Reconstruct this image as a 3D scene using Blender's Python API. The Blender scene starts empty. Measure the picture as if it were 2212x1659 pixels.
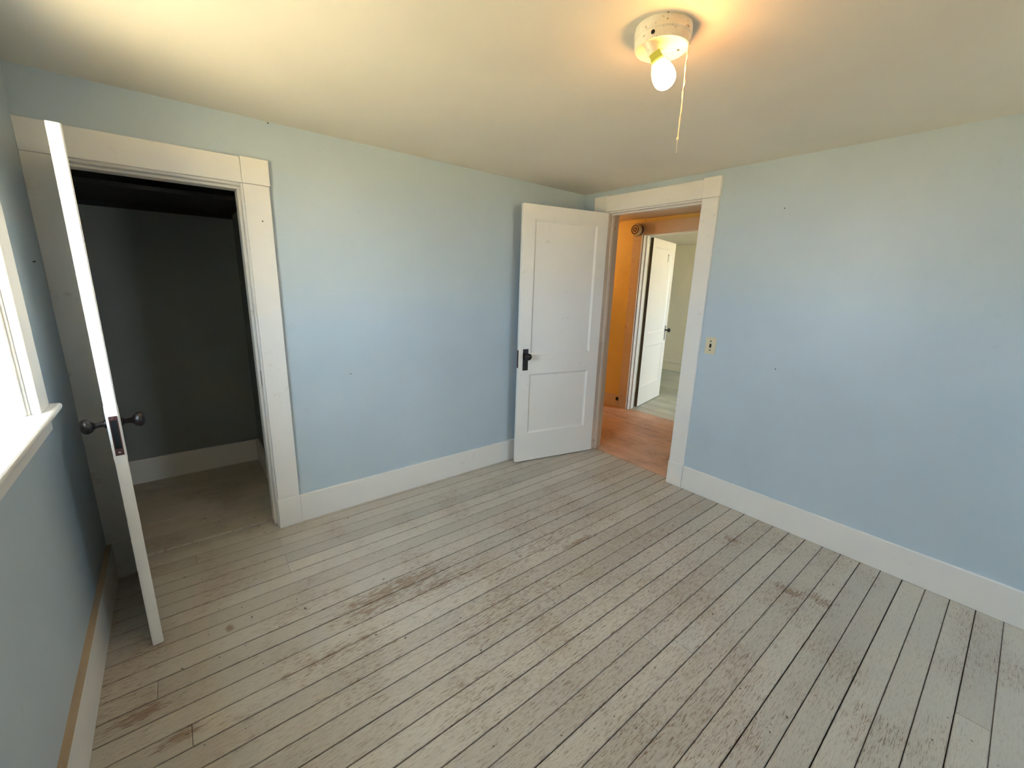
import bpy, bmesh, math, random
from mathutils import Vector, Matrix
random.seed(7)
scene = bpy.context.scene
col = scene.collection

# ------------------------------------------------------------------ camera
F_PX, IMG_W = 899.36, 2212.0
YAW, PITCH, ROLL = math.radians(39.174), math.radians(-13.461), math.radians(1.739)
CAM = Vector((-2.8123, -2.5562, 1.4375))
fwd = Vector((math.sin(YAW) * math.cos(PITCH), math.cos(YAW) * math.cos(PITCH), math.sin(PITCH)))
rgt = Vector((math.cos(YAW), -math.sin(YAW), 0))
upv = rgt.cross(fwd)
r_ = rgt * math.cos(ROLL) + upv * math.sin(ROLL)
u_ = -rgt * math.sin(ROLL) + upv * math.cos(ROLL)
cam_data = bpy.data.cameras.new('camera')
cam_data.sensor_width = 36.0
cam_data.lens = 36.0 * F_PX / IMG_W
cam_data.clip_start = 0.02
cam = bpy.data.objects.new('camera', cam_data)
col.objects.link(cam)
cam.matrix_world = Matrix(((r_.x, u_.x, -fwd.x, CAM.x), (r_.y, u_.y, -fwd.y, CAM.y),
                           (r_.z, u_.z, -fwd.z, CAM.z), (0, 0, 0, 1)))
scene.camera = cam

# ------------------------------------------------------------------ light and exposure
SKY = (0.65, 0.81, 1.0)
SKY_STRENGTH = 33.0
SUN_STRENGTH = 225.0
BULB_STRENGTH = 150.0
HALL_BULB_STRENGTH = 560.0
BULB_COLOR = (1.0, 0.45, 0.14)
scene.view_settings.view_transform = 'Standard'
scene.view_settings.look = 'None'
scene.view_settings.gamma = 1.0
scene.view_settings.use_curve_mapping = False
scene.view_settings.exposure = -0.50
scene.cycles.use_denoising = True
scene.cycles.debug_bvh_type = 'STATIC_BVH'
scene.cycles.use_adaptive_sampling = True
scene.cycles.adaptive_threshold = 0.04
scene.cycles.max_bounces = 9
scene.cycles.diffuse_bounces = 6
scene.cycles.sample_clamp_indirect = 0.0

world = bpy.data.worlds.new('sky')
scene.world = world
world.use_nodes = True
bg = world.node_tree.nodes['Background']
bg.inputs['Color'].default_value = (*SKY, 1)
bg.inputs['Strength'].default_value = SKY_STRENGTH

sun_data = bpy.data.lights.new('sun', 'SUN')
sun_data.energy = SUN_STRENGTH
sun_data.color = (1.0, 0.89, 0.70)
sun_data.angle = math.radians(0.6)
sun = bpy.data.objects.new('sun', sun_data)
col.objects.link(sun)
sun.location = (12, 9, 20)
sun.rotation_euler = Vector((-0.06, -0.86, -0.50)).to_track_quat('-Z', 'Y').to_euler()


def portal(name, loc, direction, w, h):
    d = bpy.data.lights.new(name, 'AREA')
    d.shape = 'RECTANGLE'
    d.size, d.size_y = w, h
    d.cycles.is_portal = True
    o = bpy.data.objects.new(name, d)
    col.objects.link(o)
    o.location = loc
    o.rotation_euler = Vector(direction).to_track_quat('-Z', 'Z').to_euler()
    return o


# ------------------------------------------------------------------ main dimensions (metres)
XL = -3.193          # left wall
YR = -4.2           # wall behind the camera
H = 2.18             # ceiling
TB = 0.12            # back wall thickness
TR = 0.14            # right wall thickness
HALL_X = 1.35        # far side of the hall
ROOM_X0, ROOM_X1 = 1.47, 4.12
# closet opening in the back wall
CO_L, CO_R, CO_H = -3.095, -2.478, 1.868
# bedroom doorway in the right wall
BO_N, BO_F, BO_H = -1.032, -0.262, 2.010
# doorway on the far side of the hall
FO_N, FO_F, FO_H = -0.45, 0.322, 2.005
# window in the left wall
WO_N, WO_F, WO_B, WO_T = -1.62, -0.675, 1.000, 1.93
# window in the wall behind the camera
VX0, VX1, VZ0, VZ1 = -0.78, -0.14, 0.82, 1.82


# ------------------------------------------------------------------ node helpers
def new_mat(name):
    m = bpy.data.materials.new(name)
    m.use_nodes = True
    nt = m.node_tree
    return m, nt, nt.nodes['Principled BSDF']


def N(nt, typ, **kw):
    n = nt.nodes.new(typ)
    for k, v in kw.items():
        if k in n.inputs.keys():
            n.inputs[k].default_value = v
        else:
            setattr(n, k, v)
    return n


def link(nt, a, b):
    nt.links.new(a, b)


def math_node(nt, op, a, b=None, clamp=False):
    n = nt.nodes.new('ShaderNodeMath')
    n.operation = op
    n.use_clamp = clamp
    for i, v in enumerate((a, b)):
        if v is None:
            continue
        if isinstance(v, (int, float)):
            n.inputs[i].default_value = v
        else:
            nt.links.new(v, n.inputs[i])
    return n.outputs[0]


def ramp01(nt, val, lo, hi):
    n = nt.nodes.new('ShaderNodeMapRange')
    n.interpolation_type = 'SMOOTHSTEP'
    n.inputs['From Min'].default_value = lo
    n.inputs['From Max'].default_value = hi
    nt.links.new(val, n.inputs['Value'])
    return n.outputs['Result']


def mixc(nt, fac, a, b, mode='MIX'):
    n = nt.nodes.new('ShaderNodeMix')
    n.data_type = 'RGBA'
    n.blend_type = mode
    for sock, v in ((n.inputs['Factor'], fac), (n.inputs['A'], a), (n.inputs['B'], b)):
        pass
    fs = n.inputs[0]
    ins = [s for s in n.inputs if s.type == 'RGBA']
    for s, v in ((fs, fac), (ins[0], a), (ins[1], b)):
        if isinstance(v, (int, float)):
            s.default_value = v
        elif isinstance(v, tuple):
            s.default_value = (*v, 1) if len(v) == 3 else v
        else:
            nt.links.new(v, s)
    return [s for s in n.outputs if s.type == 'RGBA'][0]


def position(nt, scale=(1, 1, 1), offset=None):
    g = nt.nodes.new('ShaderNodeNewGeometry')
    m = nt.nodes.new('ShaderNodeMapping')
    m.inputs['Scale'].default_value = scale
    nt.links.new(g.outputs['Position'], m.inputs['Vector'])
    if offset is not None:
        nt.links.new(offset, m.inputs['Location'])
    return m.outputs['Vector']


def noise(nt, vec, scale, detail=4, rough=0.55, dist=0.0):
    n = N(nt, 'ShaderNodeTexNoise', Scale=scale, Detail=detail, Roughness=rough, Distortion=dist)
    nt.links.new(vec, n.inputs['Vector'])
    return n.outputs['Fac']


def bump(nt, bsdf, height, strength, distance):
    b = N(nt, 'ShaderNodeBump', Strength=strength, Distance=distance)
    nt.links.new(height, b.inputs['Height'])
    nt.links.new(b.outputs['Normal'], bsdf.inputs['Normal'])


def paint(name, color, rough=0.45, mottle=0.05, bump_d=0.0006, bump_scale=60, spec=0.5,
          dirt=None, dirt_amount=0.0):
    m, nt, b = new_mat(name)
    p = position(nt)
    n1 = noise(nt, p, 1.7, 3)
    dark = tuple(c * (1 - mottle) for c in color)
    light = tuple(min(1, c * (1 + mottle)) for c in color)
    c = mixc(nt, ramp01(nt, n1, 0.3, 0.7), dark, light)
    if dirt:
        n2 = noise(nt, p, 14, 3, 0.7)
        n3 = noise(nt, p, 2.3, 2)
        k = math_node(nt, 'MULTIPLY', ramp01(nt, n2, 0.60, 0.74), ramp01(nt, n3, 0.42, 0.62))
        c = mixc(nt, math_node(nt, 'MULTIPLY', k, dirt_amount), c, dirt)
    link(nt, c, b.inputs['Base Color'])
    b.inputs['Roughness'].default_value = rough
    b.inputs['Specular IOR Level'].default_value = spec
    n4 = noise(nt, p, bump_scale, 1)
    bump(nt, b, n4, 0.35, bump_d)
    return m


def plain(name, color, rough=0.5, metallic=0.0, spec=0.5):
    m, nt, b = new_mat(name)
    b.inputs['Base Color'].default_value = (*color, 1)
    b.inputs['Roughness'].default_value = rough
    b.inputs['Metallic'].default_value = metallic
    b.inputs['Specular IOR Level'].default_value = spec
    return m


M = {}
M['wall'] = paint('blue wall paint', (0.468, 0.548, 0.605), 0.42, 0.03, 0.0009, 38,
                  dirt=(0.34, 0.38, 0.40), dirt_amount=0.22)
M['ceiling'] = paint('cream ceiling paint', (0.74, 0.69, 0.60), 0.6, 0.025, 0.0012, 22)
M['trim'] = paint('white trim paint', (0.775, 0.745, 0.70), 0.38, 0.02, 0.0005, 55,
                  dirt=(0.42, 0.36, 0.30), dirt_amount=0.35)
M['door'] = paint('white door paint', (0.79, 0.76, 0.72), 0.36, 0.02, 0.0004, 48,
                  dirt=(0.45, 0.38, 0.32), dirt_amount=0.25)
M['edge_wood'] = paint('bare wood along baseboard top', (0.50, 0.37, 0.24), 0.7, 0.18, 0.0006, 60,
                       dirt=(0.25, 0.16, 0.10), dirt_amount=0.6)
M['closet_wall'] = paint('darkened closet wall paint', (0.25, 0.265, 0.25), 0.6, 0.05)  # darker than the room's blue, the closet's gloom put into the colour
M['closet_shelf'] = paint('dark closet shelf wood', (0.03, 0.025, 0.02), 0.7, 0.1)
M['hall_wall'] = paint('yellow hall wall paint', (0.76, 0.62, 0.25), 0.5, 0.06, 0.001, 30,
                       dirt=(0.40, 0.26, 0.10), dirt_amount=0.5)
M['hall_trim'] = paint('scuffed and dimmed hall trim paint', (0.70, 0.60, 0.50), 0.45, 0.06, 0.0006, 50,
                       dirt=(0.30, 0.17, 0.09), dirt_amount=0.9)
M['room_wall'] = paint('cream wall paint', (0.80, 0.76, 0.65), 0.55, 0.03, 0.001, 30,
                       dirt=(0.45, 0.42, 0.33), dirt_amount=0.5)
M['dark_metal'] = plain('dark bronze metal', (0.020, 0.014, 0.012), 0.32, 0.25)
M['rust_metal'] = plain('rusty brown plate', (0.085, 0.032, 0.026), 0.55, 0.3)
M['black'] = plain('black recess', (0.004, 0.0035, 0.003), 0.9)
M['ivory'] = plain('ivory plastic', (0.66, 0.58, 0.40), 0.35)
M['steel'] = plain('worn steel', (0.30, 0.28, 0.26), 0.4, 0.8)
M['subfloor'] = plain('dark dirt under the floor boards', (0.028, 0.019, 0.013), 0.95)
M['exterior'] = paint('exterior plaster', (0.6, 0.58, 0.54), 0.8)
M['shaded_bare_edge'] = paint('shaded bare door edge wood', (0.10, 0.068, 0.045), 0.7, 0.2)  # bare wood, darkened further for the shade on the hinge edge
M['string'] = plain('cotton pull string', (0.72, 0.62, 0.45), 0.8)
M['white_hook'] = plain('white enamel hook', (0.8, 0.8, 0.78), 0.3)


def lamp_paint():
    m, nt, b = new_mat('chipped cream enamel')
    p = position(nt)
    n = noise(nt, p, 55, 5, 0.7)
    n2 = noise(nt, p, 14, 3)
    c = mixc(nt, ramp01(nt, n2, 0.35, 0.65), (0.62, 0.57, 0.47), (0.74, 0.70, 0.60))
    c = mixc(nt, ramp01(nt, n, 0.62, 0.67), c, (0.16, 0.11, 0.07))
    link(nt, c, b.inputs['Base Color'])
    b.inputs['Roughness'].default_value = 0.45
    bump(nt, b, n, 0.3, 0.001)
    return m


M['lamp'] = lamp_paint()


def bulb_mat(name, strength):
    m, nt, b = new_mat(name)
    out = nt.nodes['Material Output']
    nt.nodes.remove(b)
    tc = nt.nodes.new('ShaderNodeTexCoord')
    sp = nt.nodes.new('ShaderNodeSeparateXYZ')
    link(nt, tc.outputs['Object'], sp.inputs[0])
    k = ramp01(nt, sp.outputs['Z'], 0.016, 0.050)
    k = math_node(nt, 'MULTIPLY', k, k)
    s = math_node(nt, 'ADD', math_node(nt, 'MULTIPLY', k, strength), 0.9)
    cc = mixc(nt, k, (1.0, 0.80, 0.10), BULB_COLOR)
    e = nt.nodes.new('ShaderNodeEmission')
    link(nt, cc, e.inputs['Color'])
    link(nt, s, e.inputs['Strength'])
    link(nt, e.outputs[0], out.inputs['Surface'])
    return m


def glass_mat():
    m, nt, b = new_mat('window glass')
    out = nt.nodes['Material Output']
    nt.nodes.remove(b)
    t = N(nt, 'ShaderNodeBsdfTransparent', Color=(0.94, 0.96, 0.95, 1))
    g = N(nt, 'ShaderNodeBsdfGlossy', Roughness=0.02)
    lw = N(nt, 'ShaderNodeLayerWeight', Blend=0.5)
    f5 = math_node(nt, 'POWER', lw.outputs['Facing'], 5.0)
    f = math_node(nt, 'ADD', math_node(nt, 'MULTIPLY', f5, 0.6), 0.03)
    mx = nt.nodes.new('ShaderNodeMixShader')
    link(nt, f, mx.inputs[0])
    link(nt, t.outputs[0], mx.inputs[1])
    link(nt, g.outputs[0], mx.inputs[2])
    link(nt, mx.outputs[0], out.inputs['Surface'])
    return m


M['glass'] = glass_mat()


def ground_mat():
    m, nt, b = new_mat('dry grass ground')
    p = position(nt)
    n = noise(nt, p, 0.4, 5)
    link(nt, mixc(nt, n, (0.50, 0.38, 0.20), (0.58, 0.45, 0.25)), b.inputs['Base Color'])
    b.inputs['Roughness'].default_value = 0.95
    return m


M['ground'] = ground_mat()

# worn places of the painted floor: x, y, half length along the board, half width, strength
WORN = [(-2.12, -0.89, 0.30, 0.060, 1.0), (-2.26, -0.95, 0.20, 0.05, 0.8), (-1.95, -0.99, 0.25, 0.06, 0.8),
        (-0.385, -1.69, 0.035, 0.055, 1.0), (-0.60, -2.07, 0.035, 0.075, 1.0), (-0.545, -2.18, 0.045, 0.055, 1.0),
        (-3.066, -0.947, 0.085, 0.035, 1.0), (-2.96, -1.112, 0.075, 0.022, 1.1), (-2.79, -0.70, 0.014, 0.024, 1.3),
        (-1.14, -1.16, 0.12, 0.018, 1.2), (-2.46, -1.09, 0.22, 0.05, 0.7), (-0.30, -0.72, 0.25, 0.10, 0.55),
        (-1.30, -1.05, 0.35, 0.10, 0.55), (-1.75, -1.30, 0.45, 0.15, 0.5)]


def floor_paint(name, base_a, base_b, wood, spots=(), walked=False, grain_axis='x', rough=0.38, amount=1.0, edge_amount=0.55):
    m, nt, b = new_mat(name)
    oi = nt.nodes.new('ShaderNodeObjectInfo')
    rnd = oi.outputs['Random']
    cmb = nt.nodes.new('ShaderNodeCombineXYZ')
    link(nt, math_node(nt, 'MULTIPLY', rnd, 37.0), cmb.inputs[0])
    link(nt, math_node(nt, 'MULTIPLY', rnd, 91.0), cmb.inputs[1])
    s1 = (1.0, 16.0, 1.0) if grain_axis == 'x' else (16.0, 1.0, 1.0)
    s2 = (4.0, 60.0, 1.0) if grain_axis == 'x' else (60.0, 4.0, 1.0)
    s3 = (5.0, 22.0, 1.0) if grain_axis == 'x' else (22.0, 5.0, 1.0)
    pg = position(nt, s1, cmb.outputs[0])
    pf = position(nt, s2, cmb.outputs[0])
    pm = position(nt, s3, cmb.outputs[0])
    p0 = position(nt)
    grain = noise(nt, pg, 2.2, 5, 0.6, 1.6)
    # contour lines of a stretched noise give the loops of flat sawn boards
    rings = math_node(nt, 'ABSOLUTE', math_node(nt, 'SUBTRACT',
                      math_node(nt, 'FRACT', math_node(nt, 'MULTIPLY', grain, 13.0)), 0.5))
    rings = ramp01(nt, rings, 0.16, 0.02)
    fine = noise(nt, pf, 5.0, 4, 0.6)
    speck = noise(nt, pm, 6.0, 5, 0.7)
    big = noise(nt, p0, 0.9, 3)
    mid = noise(nt, p0, 3.1, 4)
    c = mixc(nt, ramp01(nt, big, 0.3, 0.7), base_a, base_b)
    tone = math_node(nt, 'ADD', 0.90, math_node(nt, 'MULTIPLY', rnd, 0.2))
    tn = nt.nodes.new('ShaderNodeCombineColor')
    for i in range(3):
        link(nt, tone, tn.inputs[i])
    c = mixc(nt, 1.0, c, tn.outputs[0], 'MULTIPLY')
    # traffic wear: where paint is thin the grain shows through
    wear = ramp01(nt, mid, 0.46, 0.66)
    if walked:
        g = nt.nodes.new('ShaderNodeNewGeometry')
        acc = None
        sp = nt.nodes.new('ShaderNodeSeparateXYZ')
        link(nt, g.outputs['Position'], sp.inputs[0])
        for (wx, wy, hx, hy, st) in spots:
            dx = math_node(nt, 'DIVIDE', math_node(nt, 'SUBTRACT', sp.outputs[0], wx), hx)
            dy = math_node(nt, 'DIVIDE', math_node(nt, 'SUBTRACT', sp.outputs[1], wy), hy)
            d2 = math_node(nt, 'ADD', math_node(nt, 'MULTIPLY', dx, dx), math_node(nt, 'MULTIPLY', dy, dy))
            v = math_node(nt, 'MULTIPLY', math_node(nt, 'POWER', 2.718, math_node(nt, 'MULTIPLY', d2, -0.8)), st)
            acc = v if acc is None else math_node(nt, 'MAXIMUM', acc, v)
        # broad walked-on area in the middle of the room
        dx = math_node(nt, 'DIVIDE', math_node(nt, 'SUBTRACT', sp.outputs[0], -1.3), 1.25)
        dy = math_node(nt, 'DIVIDE', math_node(nt, 'SUBTRACT', sp.outputs[1], -1.45), 0.85)
        d2 = math_node(nt, 'ADD', math_node(nt, 'MULTIPLY', dx, dx), math_node(nt, 'MULTIPLY', dy, dy))
        walk = math_node(nt, 'POWER', 2.718, math_node(nt, 'MULTIPLY', d2, -1.0))
        wear = math_node(nt, 'ADD', math_node(nt, 'MULTIPLY', wear, 0.45), math_node(nt, 'MULTIPLY', walk, 0.55))
    lines = math_node(nt, 'MULTIPLY', rings, ramp01(nt, speck, 0.40, 0.60))
    lines = math_node(nt, 'MAXIMUM', lines, ramp01(nt, fine, 0.56, 0.66))
    tcl = nt.nodes.new('ShaderNodeTexCoord')
    spl = nt.nodes.new('ShaderNodeSeparateXYZ')
    link(nt, tcl.outputs['Object'], spl.inputs[0])
    across = math_node(nt, 'ABSOLUTE', spl.outputs[1 if grain_axis == 'x' else 0])
    edge = ramp01(nt, math_node(nt, 'ADD', across, math_node(nt, 'MULTIPLY', speck, 0.008)), 0.0425, 0.0475)
    k = math_node(nt, 'MULTIPLY', math_node(nt, 'MULTIPLY', lines, math_node(nt, 'ADD', wear, 0.14)), 1.7 * amount, True)
    c = mixc(nt, k, c, tuple(w * 0.6 for w in wood))
    c = mixc(nt, math_node(nt, 'MULTIPLY', edge, edge_amount), c, tuple(w * 0.6 for w in wood))
    k2 = math_node(nt, 'MULTIPLY', math_node(nt, 'MULTIPLY', wear, speck), 0.62 * amount, True)
    c = mixc(nt, k2, c, wood)
    if spots:
        nz = math_node(nt, 'ADD', math_node(nt, 'MULTIPLY', fine, 0.9), math_node(nt, 'MULTIPLY', noise(nt, pm, 3.0, 6, 0.75), 0.9))
        brk = ramp01(nt, math_node(nt, 'ADD', math_node(nt, 'MULTIPLY', acc, 0.50), math_node(nt, 'MULTIPLY', math_node(nt, 'SUBTRACT', nz, 0.9), 1.5)), 0.24, 0.46)
        brk = math_node(nt, 'MULTIPLY', brk, ramp01(nt, acc, 0.12, 0.45))
        c = mixc(nt, math_node(nt, 'MULTIPLY', brk, 0.78), c,
                 mixc(nt, ramp01(nt, fine, 0.40, 0.60), tuple(w * 1.1 for w in wood), tuple(w * 0.65 for w in wood)))
    # small dark nicks
    nick = noise(nt, p0, 46, 2, 0.4)
    c = mixc(nt, math_node(nt, 'MULTIPLY', ramp01(nt, nick, 0.735, 0.765), 0.8), c, (0.05, 0.035, 0.025))
    link(nt, c, b.inputs['Base Color'])
    rr = nt.nodes.new('ShaderNodeMapRange')
    rr.inputs['To Min'].default_value = rough - 0.06
    rr.inputs['To Max'].default_value = rough + 0.22
    link(nt, speck, rr.inputs['Value'])
    link(nt, rr.outputs[0], b.inputs['Roughness'])
    bump(nt, b, speck, 0.45, 0.0008)
    return m


FLOOR_CACHE = {}


def bedroom_floor_mat(x0, x1, y0, y1):
    """Floor paint for one board, with the worn places that touch that board."""
    near = tuple(w for w in WORN if w[0] + 2.2 * w[2] > x0 and w[0] - 2.2 * w[2] < x1
                 and w[1] + 2.2 * w[3] > y0 and w[1] - 2.2 * w[3] < y1)
    if near not in FLOOR_CACHE:
        FLOOR_CACHE[near] = floor_paint('worn grey floor paint', (0.485, 0.445, 0.378), (0.545, 0.505, 0.435),
                                        (0.30, 0.185, 0.11), near, True)
    return FLOOR_CACHE[near]


M['closet_floor'] = floor_paint('closet floor paint', (0.52, 0.46, 0.37), (0.57, 0.51, 0.41), (0.25, 0.17, 0.10), (), False, 'x', 0.5, 0.5, 0.0)
M['hall_floor'] = floor_paint('red brown hall floor', (0.54, 0.335, 0.235), (0.62, 0.40, 0.29), (0.30, 0.16, 0.095), (), False, 'y', 0.34, 0.9, 0.0)
M['room_floor'] = floor_paint('grey green floor paint', (0.42, 0.43, 0.37), (0.48, 0.49, 0.43), (0.28, 0.24, 0.18), (), False, 'y', 0.36, 0.5, 0.0)


# ------------------------------------------------------------------ mesh helpers
def tag(o, label=None, cat=None, group=None, kind=None):
    if label: o['label'] = label
    if cat: o['category'] = cat
    if group: o['group'] = group
    if kind: o['kind'] = kind
    return o


def add_box(bm, x0, x1, y0, y1, z0, z1, mi=0):
    vs = [bm.verts.new((x, y, z)) for x in (x0, x1) for y in (y0, y1) for z in (z0, z1)]
    for f in ((0, 1, 3, 2), (4, 6, 7, 5), (0, 4, 5, 1), (2, 3, 7, 6), (0, 2, 6, 4), (1, 5, 7, 3)):
        bm.faces.new([vs[i] for i in f]).material_index = mi
    return vs


def make(name, bm, mats, parent=None, loc=(0, 0, 0), smooth=False, rot=None):
    """Link a bmesh (given in the parent's local frame, or world) as one mesh object."""
    bmesh.ops.recalc_face_normals(bm, faces=bm.faces)
    me = bpy.data.meshes.new(name)
    bm.to_mesh(me)
    bm.free()
    for mt in (mats if isinstance(mats, (list, tuple)) else [mats]):
        me.materials.append(M[mt] if isinstance(mt, str) else mt)
    if smooth:
        for p in me.polygons:
            p.use_smooth = True
    o = bpy.data.objects.new(name, me)
    col.objects.link(o)
    o.location = loc
    if rot is not None:
        o.rotation_euler = rot
    if parent is not None:
        o.parent = parent
    return o


def auto_smooth(o, deg=35):
    me = o.data
    for p in me.polygons:
        p.use_smooth = True
    if hasattr(me, 'set_sharp_from_angle'):
        me.set_sharp_from_angle(angle=math.radians(deg))
    return o


def box(name, x0, x1, y0, y1, z0, z1, mat, parent=None, bevel=0.0, segs=1):
    """Box given in world coordinates; a parent must be unrotated."""
    cx, cy, cz = (x0 + x1) / 2, (y0 + y1) / 2, z0
    bm = bmesh.new()
    add_box(bm, x0 - cx, x1 - cx, y0 - cy, y1 - cy, 0, z1 - z0)
    if bevel:
        bmesh.ops.bevel(bm, geom=bm.edges[:], offset=bevel, segments=segs, affect='EDGES', profile=0.5)
    loc = Vector((cx, cy, cz))
    if parent is not None:
        loc = loc - parent.location
    return make(name, bm, mat, parent, loc)


def boxes(name, lst, mat, parent=None):
    bm = bmesh.new()
    for b in lst:
        add_box(bm, *b)
    return make(name, bm, mat, parent)


def empty(name, loc, rz=0.0):
    o = bpy.data.objects.new(name, None)
    o.empty_display_size = 0.1
    col.objects.link(o)
    o.location = loc
    o.rotation_euler = (0, 0, rz)
    return o


def lathe_bm(profile, seg=32, cap=True):
    bm = bmesh.new()
    rings = []
    for r, z in profile:
        if r < 1e-6:
            rings.append([bm.verts.new((0, 0, z))])
        else:
            rings.append([bm.verts.new((r * math.cos(2 * math.pi * i / seg), r * math.sin(2 * math.pi * i / seg), z)) for i in range(seg)])
    for a, b in zip(rings, rings[1:]):
        for i in range(seg):
            j = (i + 1) % seg
            if len(a) == 1 and len(b) == 1:
                continue
            if len(a) == 1:
                bm.faces.new((a[0], b[i], b[j]))
            elif len(b) == 1:
                bm.faces.new((a[i], a[j], b[0]))
            else:
                bm.faces.new((a[i], a[j], b[j], b[i]))
    if cap:
        for rg in (rings[0], rings[-1]):
            if len(rg) > 2:
                bm.faces.new(rg)
    return bm


def lathe(name, profile, mat, parent, loc, axis=(0, 0, 1), seg=32, deg=40):
    o = make(name, lathe_bm(profile, seg), mat, parent, loc, rot=Vector(axis).to_track_quat('Z', 'Y').to_euler())
    return auto_smooth(o, deg)


def tube_bm(pts, radii, seg=6):
    bm = bmesh.new()
    rings = []
    n = len(pts)
    for i, p in enumerate(pts):
        d = (Vector(pts[min(i + 1, n - 1)]) - Vector(pts[max(i - 1, 0)])).normalized()
        a = d.orthogonal().normalized() if abs(d.z) < 0.9 else Vector((1, 0, 0))
        a = (a - d * a.dot(d)).normalized()
        b = d.cross(a)
        r = radii[i] if isinstance(radii, (list, tuple)) else radii
        rings.append([bm.verts.new(Vector(p) + a * r * math.cos(2 * math.pi * k / seg) + b * r * math.sin(2 * math.pi * k / seg)) for k in range(seg)])
    for ra, rb in zip(rings, rings[1:]):
        for k in range(seg):
            bm.faces.new((ra[k], ra[(k + 1) % seg], rb[(k + 1) % seg], rb[k]))
    bm.faces.new(rings[0])
    bm.faces.new(rings[-1])
    return bm


def structure(o, label, cat):
    return tag(o, label, cat, kind='structure')


# ------------------------------------------------------------------ shell of the bedroom
E = 0.20  # thickness of the outside walls
structure(boxes('wall_back', [
    (XL - E, CO_L - 0.02, 0, TB, 0, H + 0.12), (CO_R + 0.02, TR, 0, TB, 0, H + 0.12),
    (CO_L - 0.02, CO_R + 0.02, 0, TB, CO_H + 0.02, H + 0.12)], 'wall'),
    'pale blue painted wall with the closet doorway in it', 'wall')
structure(boxes('wall_right', [
    (0, TR, YR - E, BO_N - 0.02, 0, H + 0.12), (0, TR, BO_F + 0.02, 0, 0, H + 0.12),
    (0, TR, BO_N - 0.02, BO_F + 0.02, BO_H + 0.02, H + 0.12)], 'wall'),
    'pale blue painted wall with the doorway to the hall and light switch', 'wall')
structure(boxes('wall_left', [
    (XL - E, XL, YR - E, WO_N - 0.02, 0, H + 0.12), (XL - E, XL, WO_F + 0.02, 0, 0, H + 0.12),
    (XL - E, XL, WO_N - 0.02, WO_F + 0.02, 0, WO_B - 0.02), (XL - E, XL, WO_N - 0.02, WO_F + 0.02, WO_T + 0.02, H + 0.12)], 'wall'),
    'pale blue painted wall below and beside the window', 'wall')
structure(boxes('wall_rear', [
    (XL - E, VX0, YR - E, YR, 0, H + 0.12), (VX1, TR, YR - E, YR, 0, H + 0.12),
    (VX0, VX1, YR - E, YR, 0, VZ0), (VX0, VX1, YR - E, YR, VZ1, H + 0.12)], 'wall'),
          'pale blue painted wall facing the closet wall', 'wall')
structure(boxes('ceiling', [(XL, 0, YR, 0, H, H + 0.12)], 'ceiling'),
          'smooth cream painted bedroom ceiling around the bare bulb light', 'ceiling')

# ------------------------------------------------------------------ floor boards of the bedroom
floor = structure(box('floor', XL, 0.05, YR, 0.10, -0.06, -0.014, 'subfloor'),
                  'grey painted wooden plank floor with worn paint', 'floor')


def plank(name, x0, x1, y0, y1, mat, parent, dz=0.0, thick=0.016):
    cx, cy = (x0 + x1) / 2, (y0 + y1) / 2
    bm = bmesh.new()
    vs = add_box(bm, x0 - cx, x1 - cx, y0 - cy, y1 - cy, -thick, 0)
    top = [e for e in bm.edges if all(abs(v.co.z) < 1e-6 for v in e.verts)]
    bmesh.ops.bevel(bm, geom=top, offset=0.0012, segments=1, affect='EDGES')
    return make(name, bm, mat, parent, Vector((cx, cy, dz)) - parent.location)


PITCH_B = 0.0873
joints = {}
for jx, jy in [(-2.498, -0.209), (-2.51, -0.427), (-1.809, -1.567), (-1.721, -2.007), (-1.334, -1.913),
               (-1.587, -1.401), (-1.289, -1.044), (-2.872, -0.067), (-2.93, -1.116), (-3.019, -0.891), (-2.505, -0.33)]:
    joints.setdefault(math.floor(-jy / PITCH_B - 0.46), []).append(jx)
for k in range(-2, 49):
    y1 = -PITCH_B * (k + 0.46)
    y0 = y1 - PITCH_B
    y1, y0 = min(y1, 0.098), max(y0, YR)
    if y1 - y0 < 0.02:
        continue
    js = sorted(joints.get(k, []))
    if not js and random.random() < 0.5:
        js = [random.uniform(XL + 0.5, -0.5)]
    g = random.choice((0.0010, 0.0014, 0.0020, 0.0026))
    xs = [XL + 0.002] + js + [0.048]
    for a, b in zip(xs, xs[1:]):
        plank('floor_plank', a + 0.0006, b - 0.0006, y0 + g, y1 - 0.0008, bedroom_floor_mat(a, b, y0, y1), floor, random.uniform(-0.0012, 0.0))

# ------------------------------------------------------------------ baseboards
BH, BT = 0.171, 0.020


def baseboard(name, x0, x1, y0, y1, h, mat, label, top=None):
    o = structure(box(name, x0, x1, y0, y1, 0, h - (0.003 if top else 0), mat, None, 0.0015), label, 'baseboard')
    if top:
        p = box('top_edge', x0, x1, y0, y1, h - 0.003, h, top, o)
        p['label'] = 'bare brown top edge of the baseboard'
    return o


baseboard('baseboard_back', -2.352, -0.001, -BT, 0, BH, 'trim', 'white baseboard along the closet wall up to the corner')
baseboard('baseboard_right', -BT, 0, YR, -1.1545, BH, 'trim', 'white baseboard running below the light switch')
baseboard('baseboard_left', XL, XL + BT, YR, -0.025, BH + 0.01, 'trim', 'white baseboard with bare brown top edge below the window', 'edge_wood')
baseboard('baseboard_rear', XL + BT, -BT, YR, YR + BT, BH, 'trim', 'white baseboard facing the closet wall')

# ------------------------------------------------------------------ closet doorway trim
CT = 0.022
trim1 = structure(empty('trim_1', (-2.77, 0, 0)), 'white casing boards and jamb around the closet doorway', 'door casing')
ZB, ZT, ZP = 1.877, 1.994, 0.178


def T1(name, x0, x1, z0, z1, t=CT, bev=0.002):
    return box(name, x0, x1, -t, 0, z0, z1, 'trim', trim1, bev)


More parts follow.
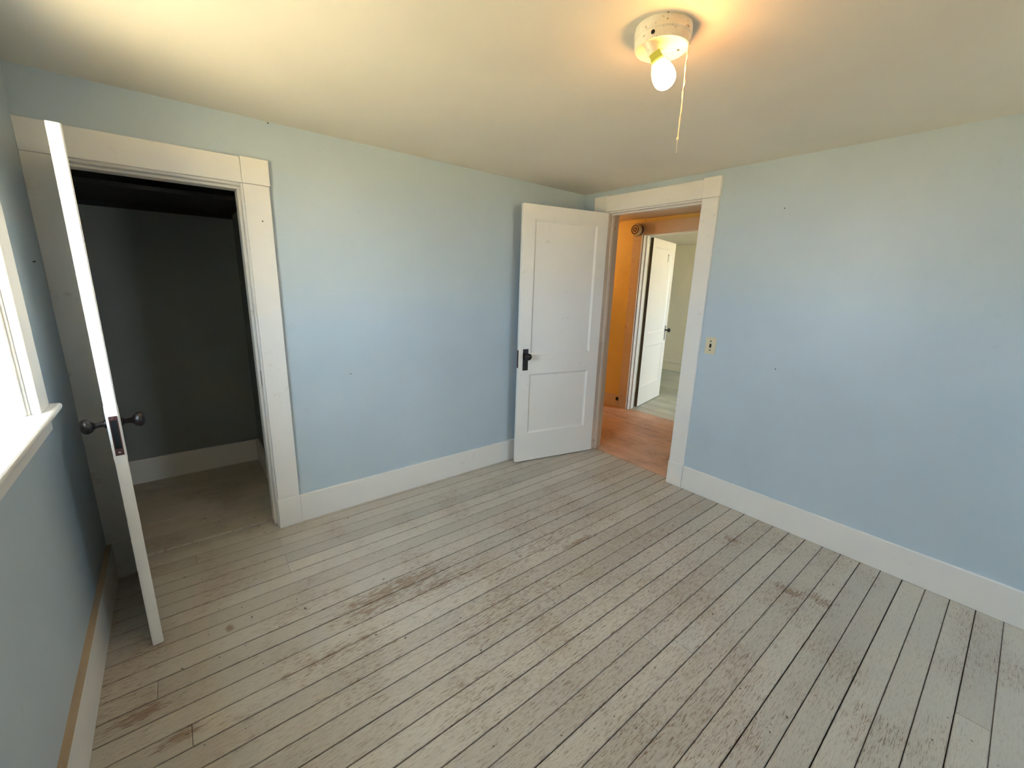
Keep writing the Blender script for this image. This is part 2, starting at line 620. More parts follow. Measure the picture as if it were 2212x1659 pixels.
T1('side_casing', -2.469, -2.356, ZP, ZB)
T1('side_casing', XL, -3.103, ZP, ZB)
T1('plinth_block', -2.473, -2.353, 0, ZP, 0.025)
T1('plinth_block', XL, -3.100, 0, ZP, 0.025)
T1('corner_block', -2.471, -2.351, ZB + 0.001, ZT + 0.003, 0.026)
T1('corner_block', XL, -3.101, ZB + 0.001, ZT + 0.003, 0.024)
T1('head_casing', -3.1005, -2.4715, ZB + 0.001, ZT)
for x0, x1 in ((CO_R, CO_R + 0.02), (CO_L - 0.02, CO_L)):
    box('jamb', x0, x1, 0, TB, 0, CO_H + 0.02, 'trim', trim1, 0.0015)
box('head_jamb', CO_L, CO_R, 0, TB, CO_H, CO_H + 0.02, 'trim', trim1, 0.0015)
box('door_stop', CO_R - 0.012, CO_R, 0.042, TB, 0, CO_H - 0.012, 'trim', trim1, 0.002)
box('door_stop', CO_L, CO_L + 0.012, 0.042, TB, 0, CO_H - 0.012, 'trim', trim1, 0.002)
box('head_stop', CO_L, CO_R, 0.042, TB, CO_H - 0.012, CO_H, 'trim', trim1, 0.002)
bm = bmesh.new()
add_box(bm, CO_R - 0.0014, CO_R, 0.006, 0.030, 0.86, 0.94)
sp = make('strike_plate', bm, 'steel', trim1, -trim1.location)

# ------------------------------------------------------------------ closet
CX0, CX1, CY1, CH = XL, -2.400, 1.150, 2.18
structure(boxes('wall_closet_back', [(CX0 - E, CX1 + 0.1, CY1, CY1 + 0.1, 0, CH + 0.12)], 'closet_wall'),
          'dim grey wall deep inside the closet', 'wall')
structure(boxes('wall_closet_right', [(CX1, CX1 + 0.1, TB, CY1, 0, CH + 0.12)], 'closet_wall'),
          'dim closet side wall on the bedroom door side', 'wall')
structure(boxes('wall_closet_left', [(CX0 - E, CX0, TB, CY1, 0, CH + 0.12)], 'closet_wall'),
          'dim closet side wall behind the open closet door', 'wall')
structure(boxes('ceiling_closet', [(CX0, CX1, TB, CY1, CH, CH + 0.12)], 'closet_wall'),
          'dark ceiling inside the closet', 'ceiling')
cf = structure(box('floor_closet', CX0, CX1, 0.101, CY1, -0.06, -0.008, 'subfloor'),
               'pale tan board floor inside the closet', 'floor')
yy = 0.104
while yy < CY1 - 0.01:
    y2 = min(yy + 0.175, CY1)
    plank('floor_plank', CX0, CX1, yy, y2 - 0.0008, 'closet_floor', cf, 0.006, 0.014)
    yy = y2
baseboard('baseboard_closet_back', CX0, CX1, CY1 - BT, CY1, BH + 0.006, 'trim', 'white baseboard at the back of the closet')
baseboard('baseboard_closet_right', CX1 - BT, CX1, TB, CY1 - BT, BH + 0.006, 'trim', 'short white baseboard on the closet side wall')
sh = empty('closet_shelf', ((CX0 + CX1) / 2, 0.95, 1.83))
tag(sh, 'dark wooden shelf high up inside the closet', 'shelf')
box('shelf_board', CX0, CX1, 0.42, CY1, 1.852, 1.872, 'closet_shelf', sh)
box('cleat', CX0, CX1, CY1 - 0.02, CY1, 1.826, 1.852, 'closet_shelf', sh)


# ------------------------------------------------------------------ doors
def frame_with_panels(width, height, thick, panels, prefix, parent, mat='door', stile=0.1):
    """Leaf in local coordinates: x from hinge 0..width, y -thick/2..thick/2, z 0..height."""
    t = thick / 2
    x0, x1 = stile, width - stile
    zs = sorted(panels)
    bm = bmesh.new()
    add_box(bm, 0, x0, -t, t, 0, height)
    add_box(bm, x1, width, -t, t, 0, height)
    prev = 0
    for (a, b) in zs:
        add_box(bm, x0, x1, -t, t, prev, a)
        prev = b
    add_box(bm, x0, x1, -t, t, prev, height)
    bmesh.ops.remove_doubles(bm, verts=bm.verts, dist=0.00001)
    # soften only the outer arrises
    ed = []
    for e in bm.edges:
        v0, v1 = e.verts
        for ax, lo, hi in ((0, 0, width), (2, 0, height)):
            pass
        ox = all(abs(v.co.x) < 1e-6 or abs(v.co.x - width) < 1e-6 for v in e.verts) and abs(v0.co.x - v1.co.x) < 1e-6
        oy = abs(abs(v0.co.y) - t) < 1e-6 and abs(v0.co.y - v1.co.y) < 1e-6
        if ox and oy and abs(v0.co.z - v1.co.z) > 1e-4:
            ed.append(e)
    bmesh.ops.bevel(bm, geom=ed, offset=0.003, segments=2, affect='EDGES')
    fr = make('frame', bm, mat, parent)
    rec, mw = 0.011, 0.016
    for (a, b) in zs:
        bm = bmesh.new()
        add_box(bm, x0, x1, -t + rec, t - rec, a, b)
        pn = make('panel', bm, mat, parent)
        bm = bmesh.new()
        for s in (-1, 1):
            ro = [(x0, a), (x1, a), (x1, b), (x0, b)]
            ri = [(x0 + mw, a + mw), (x1 - mw, a + mw), (x1 - mw, b - mw), (x0 + mw, b - mw)]
            rm = [(x0 + 0.004, a + 0.004), (x1 - 0.004, a + 0.004), (x1 - 0.004, b - 0.004), (x0 + 0.004, b - 0.004)]
            vo = [bm.verts.new((x, s * (t - 0.0012), z)) for x, z in ro]
            vm = [bm.verts.new((x, s * (t - 0.0040), z)) for x, z in rm]
            vi = [bm.verts.new((x, s * (t - rec - 0.0002), z)) for x, z in ri]
            for i in range(4):
                j = (i + 1) % 4
                bm.faces.new((vo[i], vo[j], vm[j], vm[i]))
                bm.faces.new((vm[i], vm[j], vi[j], vi[i]))
        make('moulding', bm, mat, pn)
    return fr


KNOB = [(0.0, 0.066), (0.012, 0.0655), (0.021, 0.062), (0.0265, 0.053), (0.0270, 0.046), (0.0235, 0.037),
        (0.0150, 0.031), (0.0105, 0.027), (0.0090, 0.018), (0.0095, 0.006), (0.0150, 0.004), (0.0155, 0.0)]


def knob(parent, loc, axis):
    return lathe('knob', KNOB[::-1], 'dark_metal', parent, loc, axis, 28)


def lock_plate(parent, x, z0, z1, y, side, w=0.048, mat='dark_metal'):
    bm = bmesh.new()
    add_box(bm, x - w / 2, x + w / 2, min(y, y + side * 0.0028), max(y, y + side * 0.0028), z0, z1)
    bmesh.ops.bevel(bm, geom=bm.edges[:], offset=0.0009, segments=1, affect='EDGES')
    p = make('lock_plate', bm, mat, parent)
    bm = bmesh.new()
    zc = z0 + (z1 - z0) * 0.30
    ya = y + side * 0.0028
    add_box(bm, x - 0.0028, x + 0.0028, min(ya, ya + side * 0.0004), max(ya, ya + side * 0.0004), zc - 0.012, zc + 0.004)
    make('keyhole', bm, 'black', p)
    # old paint built up around the plate
    bm = bmesh.new()
    m_ = 0.006
    yb = y + side * 0.0016
    for bx in ((x - w / 2 - m_, x - w / 2, z0 - m_, z1 + m_), (x + w / 2, x + w / 2 + m_, z0 - m_, z1 + m_),
               (x - w / 2, x + w / 2, z0 - m_, z0), (x - w / 2, x + w / 2, z1, z1 + m_)):
        add_box(bm, bx[0], bx[1], min(y, yb), max(y, yb), bx[2], bx[3])
    make('paint_ridge', bm, 'door', p)
    return p


def hinge(parent, z, y):
    bm = lathe_bm([(0.0055, -0.045), (0.0055, 0.045)], 12)
    return make('hinge', bm, 'hall_trim', parent, (-0.004, y, z))


# bedroom door, swung back towards the closet wall
hx, hy = -0.0135, -0.2655
ang = math.atan2(0.171, -0.742)
d1 = structure(empty('door_1', (hx, hy, 0.010), ang), 'white two panel door swung open into the bedroom beside the hall doorway', 'door')
frame_with_panels(0.762, 1.997, 0.034, [(0.239, 0.737), (0.894, 1.896)], 'door', d1)
lock_plate(d1, 0.704, 0.770, 0.940, 0.017, 1)
lock_plate(d1, 0.704, 0.770, 0.940, -0.017, -1)
knob(d1, (0.704, 0.0198, 0.886), (0, 1, 0))
knob(d1, (0.704, -0.0198, 0.886), (0, -1, 0))
bm = bmesh.new()
add_box(bm, 0.762, 0.7632, -0.011, 0.011, 0.79, 0.93)
make('lock_face', bm, 'rust_metal', d1)
for z in (0.28, 1.72):
    hinge(d1, z, -0.018)

# closet door, seen on its lock edge
cdx, cdy = -3.083, -0.030
cang = math.atan2(-0.612, 0.066)
d2 = structure(empty('door_2', (cdx, cdy, 0.010), cang), 'white closet door standing open with black knobs on both faces', 'door')
CW = 0.612
frame_with_panels(CW, 1.852, 0.034, [(0.239, 0.737), (0.894, 1.752)], 'door', d2)
for s in (-1, 1):
    lock_plate(d2, CW - 0.055, 0.785, 0.960, s * 0.017, s)
    knob(d2, (CW - 0.055, s * 0.0198, 0.908), (0, s, 0))
# mortise lock face on the edge: a rusty plate with a dark opening
bm = bmesh.new()
xe = CW
for b_ in ((-0.0115, 0.0115, 0.802, 0.826), (-0.0115, 0.0115, 0.931, 0.945), (-0.0115, -0.0088, 0.826, 0.931), (0.0088, 0.0115, 0.826, 0.931)):
    add_box(bm, xe, xe + 0.0016, b_[0], b_[1], b_[2], b_[3])
lf = make('lock_face', bm, 'rust_metal', d2)
lf['label'] = 'rusty brown lock face on the door edge'
bm = bmesh.new()
add_box(bm, xe, xe + 0.0006, -0.0088, 0.0088, 0.826, 0.931)
make('lock_opening', bm, 'black', lf)
lathe('screw', [(0.0, 0.0012), (0.003, 0.0009), (0.0042, 0.0)][::-1], 'steel', lf, (xe + 0.0016, 0, 0.812), (1, 0, 0), 12)
lathe('screw', [(0.0, 0.0012), (0.003, 0.0009), (0.0042, 0.0)][::-1], 'rust_metal', lf, (xe + 0.0016, 0, 0.938), (1, 0, 0), 12)
for z in (0.26, 1.6):
    hinge(d2, z, 0.018)

# ------------------------------------------------------------------ hall doorway trim on the right wall
trim2 = structure(empty('trim_2', (0, -0.65, 0)), 'white casing boards and jamb around the hall doorway', 'door casing')
RB, RT = 2.018, 2.135


def T2(name, y0, y1, z0, z1, t=CT, bev=0.002):
    return box(name, -t, 0, y0, y1, z0, z1, 'trim', trim2, bev)


T2('side_casing', -1.150, -1.040, ZP, RB)
T2('side_casing', -0.252, -0.134, ZP, RB)
T2('plinth_block', -1.153, -1.036, 0, ZP, 0.025)
T2('plinth_block', -0.256, -0.132, 0, ZP, 0.025)
T2('corner_block', -1.154, -1.040, RB + 0.001, RT + 0.006, 0.026)
T2('corner_block', -0.254, -0.131, RB + 0.001, RT + 0.003, 0.026)
T2('head_casing', -1.0395, -0.2545, RB + 0.001, RT)
for y0, y1 in ((BO_F, BO_F + 0.02), (BO_N - 0.02, BO_N)):
    box('jamb', 0, TR, y0, y1, 0, BO_H + 0.02, 'hall_trim', trim2, 0.0015)  # darker tan trim puts the dim light on the jambs into their colour
box('head_jamb', 0, TR, BO_N, BO_F, BO_H, BO_H + 0.02, 'trim', trim2, 0.0015)
box('door_stop', 0.040, 0.075, BO_F - 0.011, BO_F, 0, BO_H - 0.011, 'hall_trim', trim2, 0.002)  # same darker trim as the jamb, dimness put into the colour
box('door_stop', 0.040, 0.075, BO_N, BO_N + 0.011, 0, BO_H - 0.011, 'trim', trim2, 0.002)
box('head_stop', 0.040, 0.075, BO_N, BO_F, BO_H - 0.011, BO_H, 'trim', trim2, 0.002)

# ------------------------------------------------------------------ hall
HY0, HY1 = -2.4, 3.0
fh = structure(box('floor_hall', 0.052, HALL_X + 0.06, HY0, HY1, -0.06, -0.014, 'subfloor'),
               'reddish brown wooden board floor of the hall', 'floor')
xx = 0.052
while xx < HALL_X + 0.05:
    x2 = min(xx + 0.079, HALL_X + 0.06)
    plank('floor_plank', xx + 0.0009, x2, HY0, HY1, 'hall_floor', fh, random.uniform(-0.001, 0.001))
    xx = x2
structure(boxes('wall_hall_opposite', [
    (HALL_X, ROOM_X0, HY0, FO_N - 0.02, 0, H + 0.12), (HALL_X, ROOM_X0, FO_F + 0.02, HY1, 0, H + 0.12),
    (HALL_X, ROOM_X0, FO_N - 0.02, FO_F + 0.02, FO_H + 0.02, H + 0.12)], 'hall_wall'),
    'yellow painted hall wall glowing in warm light', 'wall')
structure(boxes('wall_hall_end', [(0, ROOM_X0, HY1, HY1 + 0.12, 0, H + 0.12)], 'hall_wall'), 'yellow painted end wall of the hall past the closet', 'wall')
structure(boxes('wall_hall_start', [(TR, ROOM_X0, HY0 - 0.12, HY0, 0, H + 0.12)], 'hall_wall'), 'yellow painted end wall of the hall near the window side', 'wall')
structure(boxes('wall_hall_side', [(0, TR, TB, HY1, 0, H + 0.12)], 'hall_wall'), 'yellow painted hall wall behind the closet corner', 'wall')
structure(boxes('ceiling_hall', [(TR, HALL_X, HY0, HY1, H, H + 0.12)], 'ceiling'), 'hall ceiling seen above the far doorway', 'ceiling')
baseboard('baseboard_hall', HALL_X - 0.018, HALL_X, 0.453, HY1, 0.15, 'hall_trim', 'scuffed tan baseboard of the yellow hall wall')

trim3 = structure(empty('trim_3', (HALL_X, -0.06, 0)), 'scuffed casing boards around the far doorway across the hall', 'door casing')


def T3(name, y0, y1, z0, z1, t=0.02, mat='hall_trim'):
    return box(name, HALL_X - t, HALL_X, y0, y1, z0, z1, mat, trim3, 0.002)


T3('side_casing', 0.334, 0.450, 0, 2.015)
T3('side_casing', -0.578, -0.462, 0, 2.015)
T3('head_casing', -0.578, 0.450, 2.016, 2.138)
for y0, y1 in ((FO_F, FO_F + 0.02), (FO_N - 0.02, FO_N)):
    box('jamb', HALL_X, ROOM_X0, y0, y1, 0, FO_H + 0.02, 'trim', trim3, 0.0015)
box('head_jamb', HALL_X, ROOM_X0, FO_N, FO_F, FO_H, FO_H + 0.02, 'trim', trim3, 0.0015)
box('door_stop', HALL_X + 0.05, HALL_X + 0.082, FO_F - 0.011, FO_F, 0, FO_H, 'trim', trim3, 0.002)
ds = box('black_block', HALL_X - 0.026, HALL_X - 0.018, 0.452, 0.485, 0.085, 0.125, 'black', trim3)  # small black block on the baseboard next to the casing
ds['label'] = 'small black block at the foot of the casing'

# far room
fr_ = structure(box('floor_room', HALL_X + 0.061, ROOM_X1, -2.6, 2.2, -0.06, -0.014, 'subfloor'),
                'pale grey green board floor of the room across the hall', 'floor')
xx = HALL_X + 0.061
while xx < ROOM_X1 - 0.01:
    x2 = min(xx + 0.087, ROOM_X1)
    plank('floor_plank', xx + 0.0012, x2, -2.6, 2.2, 'room_floor', fr_, random.uniform(-0.001, 0.001))
    xx = x2
structure(boxes('wall_room_far', [(ROOM_X1, ROOM_X1 + E, -2.6, 2.2, 0, H + 0.12)], 'room_wall'), 'bright cream wall of the room across the hall', 'wall')
structure(boxes('wall_room_end', [(ROOM_X0, ROOM_X1 + E, 2.2, 2.2 + E, 0, H + 0.12)], 'room_wall'), 'cream end wall behind the far door', 'wall')
RW0, RW1, RWB, RWT = 2.55, 3.95, 0.70, 1.95
structure(boxes('wall_room_window', [
    (ROOM_X0 - 0.12, RW0, -2.6 - E, -2.6, 0, H + 0.12), (RW1, ROOM_X1 + E, -2.6 - E, -2.6, 0, H + 0.12),
    (RW0, RW1, -2.6 - E, -2.6, 0, RWB), (RW0, RW1, -2.6 - E, -2.6, RWT, H + 0.12)], 'room_wall'),
    'cream wall with the window that lights the far room', 'wall')
structure(boxes('ceiling_room', [(ROOM_X0, ROOM_X1, -2.6, 2.2, H, H + 0.12)], 'ceiling'), 'pale ceiling of the room across the hall', 'ceiling')
bo = baseboard('baseboard_room', ROOM_X1 - 0.02, ROOM_X1, -2.6, 2.2, 0.135, 'room_wall', 'cream baseboard with a cap strip in the far room')
cp = box('cap_strip', ROOM_X1 - 0.026, ROOM_X1, -2.6, 2.2, 0.137, 0.18, 'room_wall', bo, 0.003)
def back_window(name, label, x0, x1, zb, zt, yw):
    """Double hung window in a wall whose room face is at y = yw and whose outside is towards -y."""
    w = structure(empty(name, ((x0 + x1) / 2, yw, zb)), label, 'window')
    zm = (zb + zt) / 2
    for nm, b_, mt in (('side_casing', (x0 - 0.11, x0 - 0.004, yw, yw + CT, zb, zt + 0.004), 'trim'),
                       ('side_casing', (x1 + 0.004, x1 + 0.11, yw, yw + CT, zb, zt + 0.004), 'trim'),
                       ('head_casing', (x0 - 0.11, x1 + 0.11, yw, yw + CT, zt + 0.005, zt + 0.12), 'trim'),
                       ('stool', (x0 - 0.14, x1 + 0.14, yw - 0.08, yw + 0.055, zb - 0.024, zb), 'trim'),
                       ('apron', (x0 - 0.11, x1 + 0.11, yw, yw + 0.02, zb - 0.105, zb - 0.024), 'trim'),
                       ('jamb', (x0, x0 + 0.018, yw - E, yw, zb, zt), 'trim'), ('jamb', (x1 - 0.018, x1, yw - E, yw, zb, zt), 'trim'),
                       ('head_jamb', (x0 + 0.018, x1 - 0.018, yw - E, yw, zt - 0.018, zt), 'trim'),
                       ('sill', (x0 + 0.018, x1 - 0.018, yw - E - 0.03, yw - 0.08, zb - 0.02, zb + 0.006), 'trim'),
                       ('sash_stile', (x0 + 0.018, x0 + 0.058, yw - 0.115, yw - 0.085, zb + 0.006, zt - 0.018), 'trim'),
                       ('sash_stile', (x1 - 0.058, x1 - 0.018, yw - 0.115, yw - 0.085, zb + 0.006, zt - 0.018), 'trim'),
                       ('sash_rail', (x0 + 0.058, x1 - 0.058, yw - 0.115, yw - 0.085, zb + 0.006, zb + 0.06), 'trim'),
                       ('sash_rail', (x0 + 0.058, x1 - 0.058, yw - 0.115, yw - 0.085, zt - 0.055, zt - 0.018), 'trim'),
                       ('meeting_rail', (x0 + 0.058, x1 - 0.058, yw - 0.115, yw - 0.085, zm - 0.018, zm + 0.018), 'trim'),
                       ('pane', (x0 + 0.058, x1 - 0.058, yw - 0.102, yw - 0.098, zb + 0.06, zm - 0.018), 'glass'),
                       ('pane', (x0 + 0.058, x1 - 0.058, yw - 0.102, yw - 0.098, zm + 0.018, zt - 0.055), 'glass')):
        box(nm, *b_, mt, w)
    portal('sky_portal', ((x0 + x1) / 2, yw - E - 0.035, (zb + zt) / 2), (0, 1, 0), x1 - x0, zt - zb)
    return w


back_window('window_2', 'white framed window of the room across the hall', RW0, RW1, RWB, RWT, -2.6)
back_window('window_3', 'white framed window in the wall facing the closet', VX0, VX1, VZ0, VZ1, YR)

# far door, open into the room
fang = math.atan2(0.165, 0.742)
d3 = structure(empty('door_3', (1.515, 0.322, 0.012), fang), 'white two panel door standing open in the far room', 'door')
frame_with_panels(0.775, 1.985, 0.034, [(0.239, 0.737), (0.894, 1.896)], 'door', d3)
for s in (-1, 1):
    lock_plate(d3, 0.715, 0.770, 0.960, s * 0.017, s, 0.042, 'steel')
    knob(d3, (0.715, s * 0.0198, 0.90), (0, s, 0))
for z in (0.28, 1.72):
    hinge(d3, z, 0.018)

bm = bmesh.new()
add_box(bm, -0.0012, 0, -0.0165, 0.0165, 0.001, 1.984)  # dark strip that puts the hinge side's shadow into the edge colour
he = make('hinge_edge', bm, 'shaded_bare_edge', d3)
he['label'] = 'bare hinge edge of the door with its shade painted in'

hk = empty('coat_hook', (0, 0, 0))
hk.matrix_world = Matrix.Translation(Vector((1.515, 0.322, 0.012))) @ Matrix.Rotation(fang, 4, 'Z') @ Matrix.Translation((0.56, -0.0062, 1.80))
tag(hk, 'small white hook on the upper panel of the far door', 'hook')
bm = tube_bm([(0, -0.003, 0.0), (0, -0.010, 0.002), (0.004, -0.012, -0.02), (0.0, -0.012, -0.04)], 0.003)
make('hook_arm', bm, 'white_hook', hk)
bm = tube_bm([(0.012 * math.cos(a), -0.004, 0.018 + 0.024 * math.sin(a)) for a in [math.pi * i / 8 for i in range(9)]], 0.0018)
make('hook_loop', bm, 'dark_metal', hk)
bm = bmesh.new()
add_box(bm, -0.008, 0.008, -0.0045, 0, -0.05, 0.012)
make('hook_plate', bm, 'white_hook', hk)

# old round alarm on the casing across the hall
sd = empty('smoke_alarm', (HALL_X - 0.02, 0.378, 2.060))
tag(sd, 'round brown alarm on the head of the far door casing', 'alarm')
lathe('base', [(0.0, 0.0), (0.056, 0.0), (0.058, 0.034), (0.0, 0.034)], 'rust_metal', sd, (0, 0, 0), (-1, 0, 0), 32)
lathe('housing', [(0.0, 0.030), (0.062, 0.030), (0.066, 0.036), (0.066, 0.054), (0.062, 0.060), (0.058, 0.061), (0.058, 0.072),
                  (0.054, 0.078), (0.0, 0.078)], 'ivory', sd, (0, 0, 0), (-1, 0, 0), 40)
lathe('band', [(0.0662, 0.040), (0.0675, 0.041), (0.0675, 0.046), (0.0662, 0.047)], 'rust_metal', sd, (0, 0, 0), (-1, 0, 0), 40)
for r0, r1 in ((0.038, 0.048), (0.012, 0.024)):
    lathe('ring', [(r0, 0.0775), (r0, 0.0805), ((r0 + r1) / 2, 0.0815), (r1, 0.0805), (r1, 0.0775)], 'rust_metal', sd, (0, 0, 0), (-1, 0, 0), 32)

# ------------------------------------------------------------------ window in the left wall
w1 = structure(empty('window_1', (XL, (WO_N + WO_F) / 2, WO_B)), 'white trimmed window with deep sill in the left wall', 'window')


def W1(name, x0, x1, y0, y1, z0, z1, mat='trim', bev=0.002, segs=1):
    return box(name, x0, x1, y0, y1, z0, z1, mat, w1, bev, segs)


WC = 0.120
W1('side_casing', XL, XL + CT, WO_F + 0.005, WO_F + WC, WO_B, WO_T + 0.005)
W1('side_casing', XL, XL + CT, WO_N - WC, WO_N - 0.005, WO_B, WO_T + 0.005)
W1('head_casing', XL, XL + CT, WO_N - WC, WO_F + WC, WO_T + 0.006, WO_T + 0.12)
W1('stool', XL - 0.112, XL + 0.048, WO_N - WC - 0.03, WO_F + WC + 0.030, WO_B - 0.022, WO_B, 'trim', 0.009, 3)
W1('apron', XL, XL + 0.02, WO_N - WC, WO_F + WC - 0.01, WO_B - 0.082, WO_B - 0.022)
for y0, y1 in ((WO_F, WO_F + 0.02), (WO_N - 0.02, WO_N)):
    W1('jamb', XL - E, XL, y0, y1, WO_B - 0.02, WO_T + 0.02)
W1('head_jamb', XL - E, XL, WO_N, WO_F, WO_T, WO_T + 0.02)
W1('sill', XL - E - 0.04, XL - 0.112, WO_N, WO_F, WO_B - 0.02, WO_B - 0.004)
W1('stop_bead', XL - 0.030, XL - 0.006, WO_F - 0.013, WO_F, WO_B, WO_T, 'trim', 0.005, 3)
W1('stop_bead', XL - 0.030, XL - 0.006, WO_N, WO_N + 0.013, WO_B, WO_T, 'trim', 0.005, 3)
W1('stop_bead', XL - 0.030, XL - 0.006, WO_N, WO_F, WO_T - 0.013, WO_T, 'trim', 0.005, 3)


def sash(name, x0, x1, z0, z1):
    s = W1(name, x0, x1, WO_F - 0.046, WO_F - 0.002, z0, z1)      # stile by the closet
    w = s.location
    def sub(nm, y0, y1, za, zb, mat='trim', xa=x0, xb=x1):
        bm = bmesh.new()
        o_ = Vector(s.location) + Vector(w1.location)
        add_box(bm, xa - o_.x, xb - o_.x, y0 - o_.y, y1 - o_.y, za - o_.z, zb - o_.z)
        return make(nm, bm, mat, s)
    sub('stile', WO_N + 0.002, WO_N + 0.046, z0, z1)
    sub('rail', WO_N + 0.046, WO_F - 0.046, z0, z0 + 0.06)
    sub('rail', WO_N + 0.046, WO_F - 0.046, z1 - 0.035, z1)
    xm = (x0 + x1) / 2
    sub('pane', WO_N + 0.046, WO_F - 0.046, z0 + 0.06, z1 - 0.035, 'glass', xm - 0.002, xm + 0.002)
    return s


sash('lower_sash', XL - 0.142, XL - 0.112, WO_B + 0.001, 1.42)
sash('upper_sash', XL - 0.176, XL - 0.146, 1.385, WO_T)
portal('sky_portal', (XL - E - 0.03, (WO_N + WO_F) / 2, (WO_B + WO_T) / 2), (1, 0, 0), WO_F - WO_N, WO_T - WO_B)

# ------------------------------------------------------------------ ceiling light with bare bulb
def ceiling_light(x, y, label, strength, detail=True):
    L = empty('ceiling_light', (x, y, H))
    tag(L, label, 'light')
    prof = [(0.0, 0.0), (0.0805, 0.0), (0.0815, -0.004), (0.0815, -0.028), (0.0795, -0.030), (0.0785, -0.0315), (0.0785, -0.046),
            (0.0765, -0.0535), (0.0725, -0.0550), (0.0690, -0.0535), (0.0, -0.0515)]
    cn = lathe('canopy', prof, 'lamp', L, (0, 0, 0), (0, 0, 1), 56, 30)
    s0 = Vector((-1.637, -1.700, 2.131)) - Vector((-1.585, -1.704, 2.18))
    az, th = math.radians(-39), math.radians(30)
    d = Vector((math.sin(th) * math.cos(az), math.sin(th) * math.sin(az), -math.cos(th)))
    lathe('socket', [(0.0, -0.012), (0.0180, -0.012), (0.0180, 0.029), (0.0175, 0.031), (0.0, 0.031)],
          'lamp', L, s0, d, 28, 30)
    b0 = s0 + d * 0.030
    bp = [(0.0, 0.0), (0.0150, 0.0), (0.0152, 0.010), (0.0168, 0.020), (0.0210, 0.032), (0.0262, 0.044), (0.0300, 0.058),
          (0.0310, 0.068), (0.0300, 0.079), (0.0262, 0.089), (0.0195, 0.0965), (0.0100, 0.1015), (0.0, 0.103)]
    bp = [(r * 1.04, z) for r, z in bp]
    bl = lathe('bulb', bp, bulb_mat('glowing bulb glass', strength), L, b0, d, 36, 60)
    bl['label'] = 'glowing pear shaped light bulb'
    # pull string from the rim
    sx, sy = -1.559 + 1.585, -1.775 + 1.704
    pts, rad = [], []
    for i in range(30):
        t = i / 29
        pts.append((sx + 0.0012 * math.sin(9 * t + 1), sy + 0.0012 * math.cos(7 * t), -0.052 - t * 0.288))
        rad.append(0.0019 if t < 0.88 else 0.0010)
    st = make('pull_string', tube_bm(pts, rad, 6), 'string', L, smooth=True)
    st['label'] = 'thin cotton pull string'
    pts2 = [(p[0] + 0.0025 * math.sin(26 * i / 29), p[1] + 0.0025 * math.cos(26 * i / 29), p[2] + 0.002) for i, p in enumerate(pts[:25])]
    make('string_strand', tube_bm(pts2, 0.0012, 5), 'string', st, smooth=True)
    make('knot', lathe_bm([(0, -0.006), (0.0045, -0.002), (0.003, 0.004), (0, 0.006)], 10), 'string', st, pts[25])
    lathe('screw', [(0.0, -0.004), (0.006, -0.0035), (0.0085, -0.001), (0.009, 0.002), (0.0, 0.002)], 'lamp', L, (0.002, -0.006, -0.0525), (0, 0, 1), 16)
    bm = bmesh.new()
    add_box(bm, 0.033, 0.040, -0.036, -0.030, -0.0536, -0.0512)
    make('slot', bm, 'black', L)
    bm = lathe_bm([(0.0, 0.0), (0.0055, 0.0), (0.0055, 0.0012), (0.0, 0.0012)], 14)
    make('side_hole', bm, 'black', L, (-0.0783 * math.cos(0.25), -0.0783 * math.sin(0.25) , -0.040), rot=Vector((-math.cos(0.25), -math.sin(0.25), 0)).to_track_quat('Z', 'Y').to_euler())
    return L


ceiling_light(-1.585, -1.704, 'round cream ceiling light with a tilted bare glowing bulb and pull string', BULB_STRENGTH)
ceiling_light(0.72, 1.45, 'round ceiling light with a bare bulb in the hall', HALL_BULB_STRENGTH)

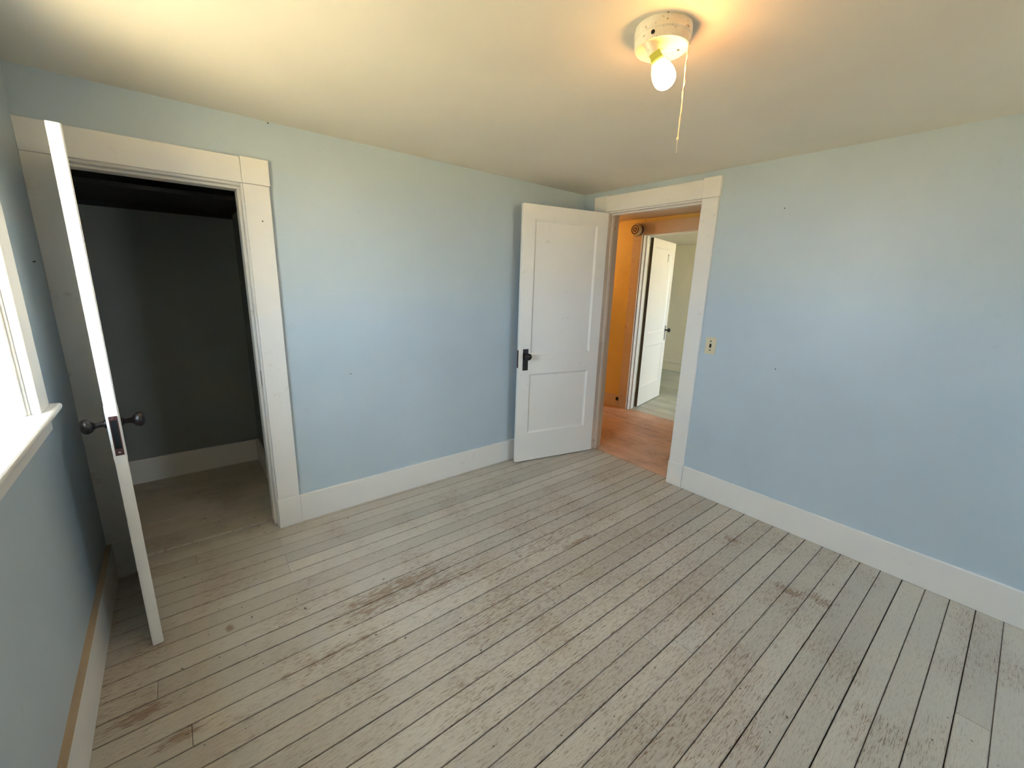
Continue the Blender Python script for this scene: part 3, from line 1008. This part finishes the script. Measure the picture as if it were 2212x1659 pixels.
# ------------------------------------------------------------------ light switch
sw = empty('light_switch', (0, -1.2215, 1.0735))
tag(sw, 'ivory toggle light switch beside the hall doorway casing', 'switch')
bm = bmesh.new()
add_box(bm, -0.0055, 0, -0.035, 0.035, -0.057, 0.057)
bmesh.ops.bevel(bm, geom=[e for e in bm.edges if abs(e.verts[0].co.x - e.verts[1].co.x) > 1e-4], offset=0.005, segments=3, affect='EDGES')
bmesh.ops.bevel(bm, geom=[e for e in bm.edges if all(v.co.x < -0.005 for v in e.verts)], offset=0.0018, segments=2, affect='EDGES')
make('plate', bm, 'ivory', sw)
bm = bmesh.new()
add_box(bm, -0.0060, -0.0050, -0.0065, 0.0065, -0.013, 0.013)
sl = make('toggle_slot', bm, 'black', sw)
bm = bmesh.new()
add_box(bm, -0.016, -0.0055, -0.0042, 0.0042, -0.007, 0.001)
bmesh.ops.bevel(bm, geom=bm.edges[:], offset=0.001, segments=1, affect='EDGES')
make('toggle', bm, 'dark_metal', sl)
for z in (-0.030, 0.030):
    lathe('screw', [(0.0045, 0.0), (0.0045, 0.0008), (0.003, 0.0016), (0.0, 0.0019)], 'dark_metal', sw, (-0.0055, 0, z), (-1, 0, 0), 14)

# ------------------------------------------------------------------ nails left in the walls
NAIL = [(0.0, -0.004), (0.0014, -0.004), (0.0014, 0.006), (0.0032, 0.0062), (0.0032, 0.0076), (0.0, 0.0080)]


def nail(loc, axis, label):
    o = make('nail', lathe_bm(NAIL, 10), 'dark_metal', None, loc, rot=Vector(axis).to_track_quat('Z', 'Y').to_euler())
    return tag(o, label, 'nail', 'old nails left in the painted walls')


nail((-2.009, 0, 0.876), (0, -1, 0), 'small dark nail in the middle of the blue closet wall')
nail((-2.332, 0, 2.172), (0, -1, 0), 'small dark nail at the ceiling line above the closet casing')
nail((0, -1.535, 1.907), (-1, 0, 0), 'small dark nail high on the wall above the light switch')
nail((0, -1.635, 0.985), (-1, 0, 0), 'small dark nail in the wall past the light switch')
nail((XL, -0.193, 1.467), (1, 0, 0), 'small dark nail between the window and the closet casing')
nail((-2.402, -CT, 1.709), (0, -1, 0), 'small dark nail in the closet side casing')

# ------------------------------------------------------------------ ground outside
structure(boxes('ground', [(-60, 60, -60, 60, -3.3, -3.1)], 'ground'), 'sunlit dry grass ground outside the window', 'ground')
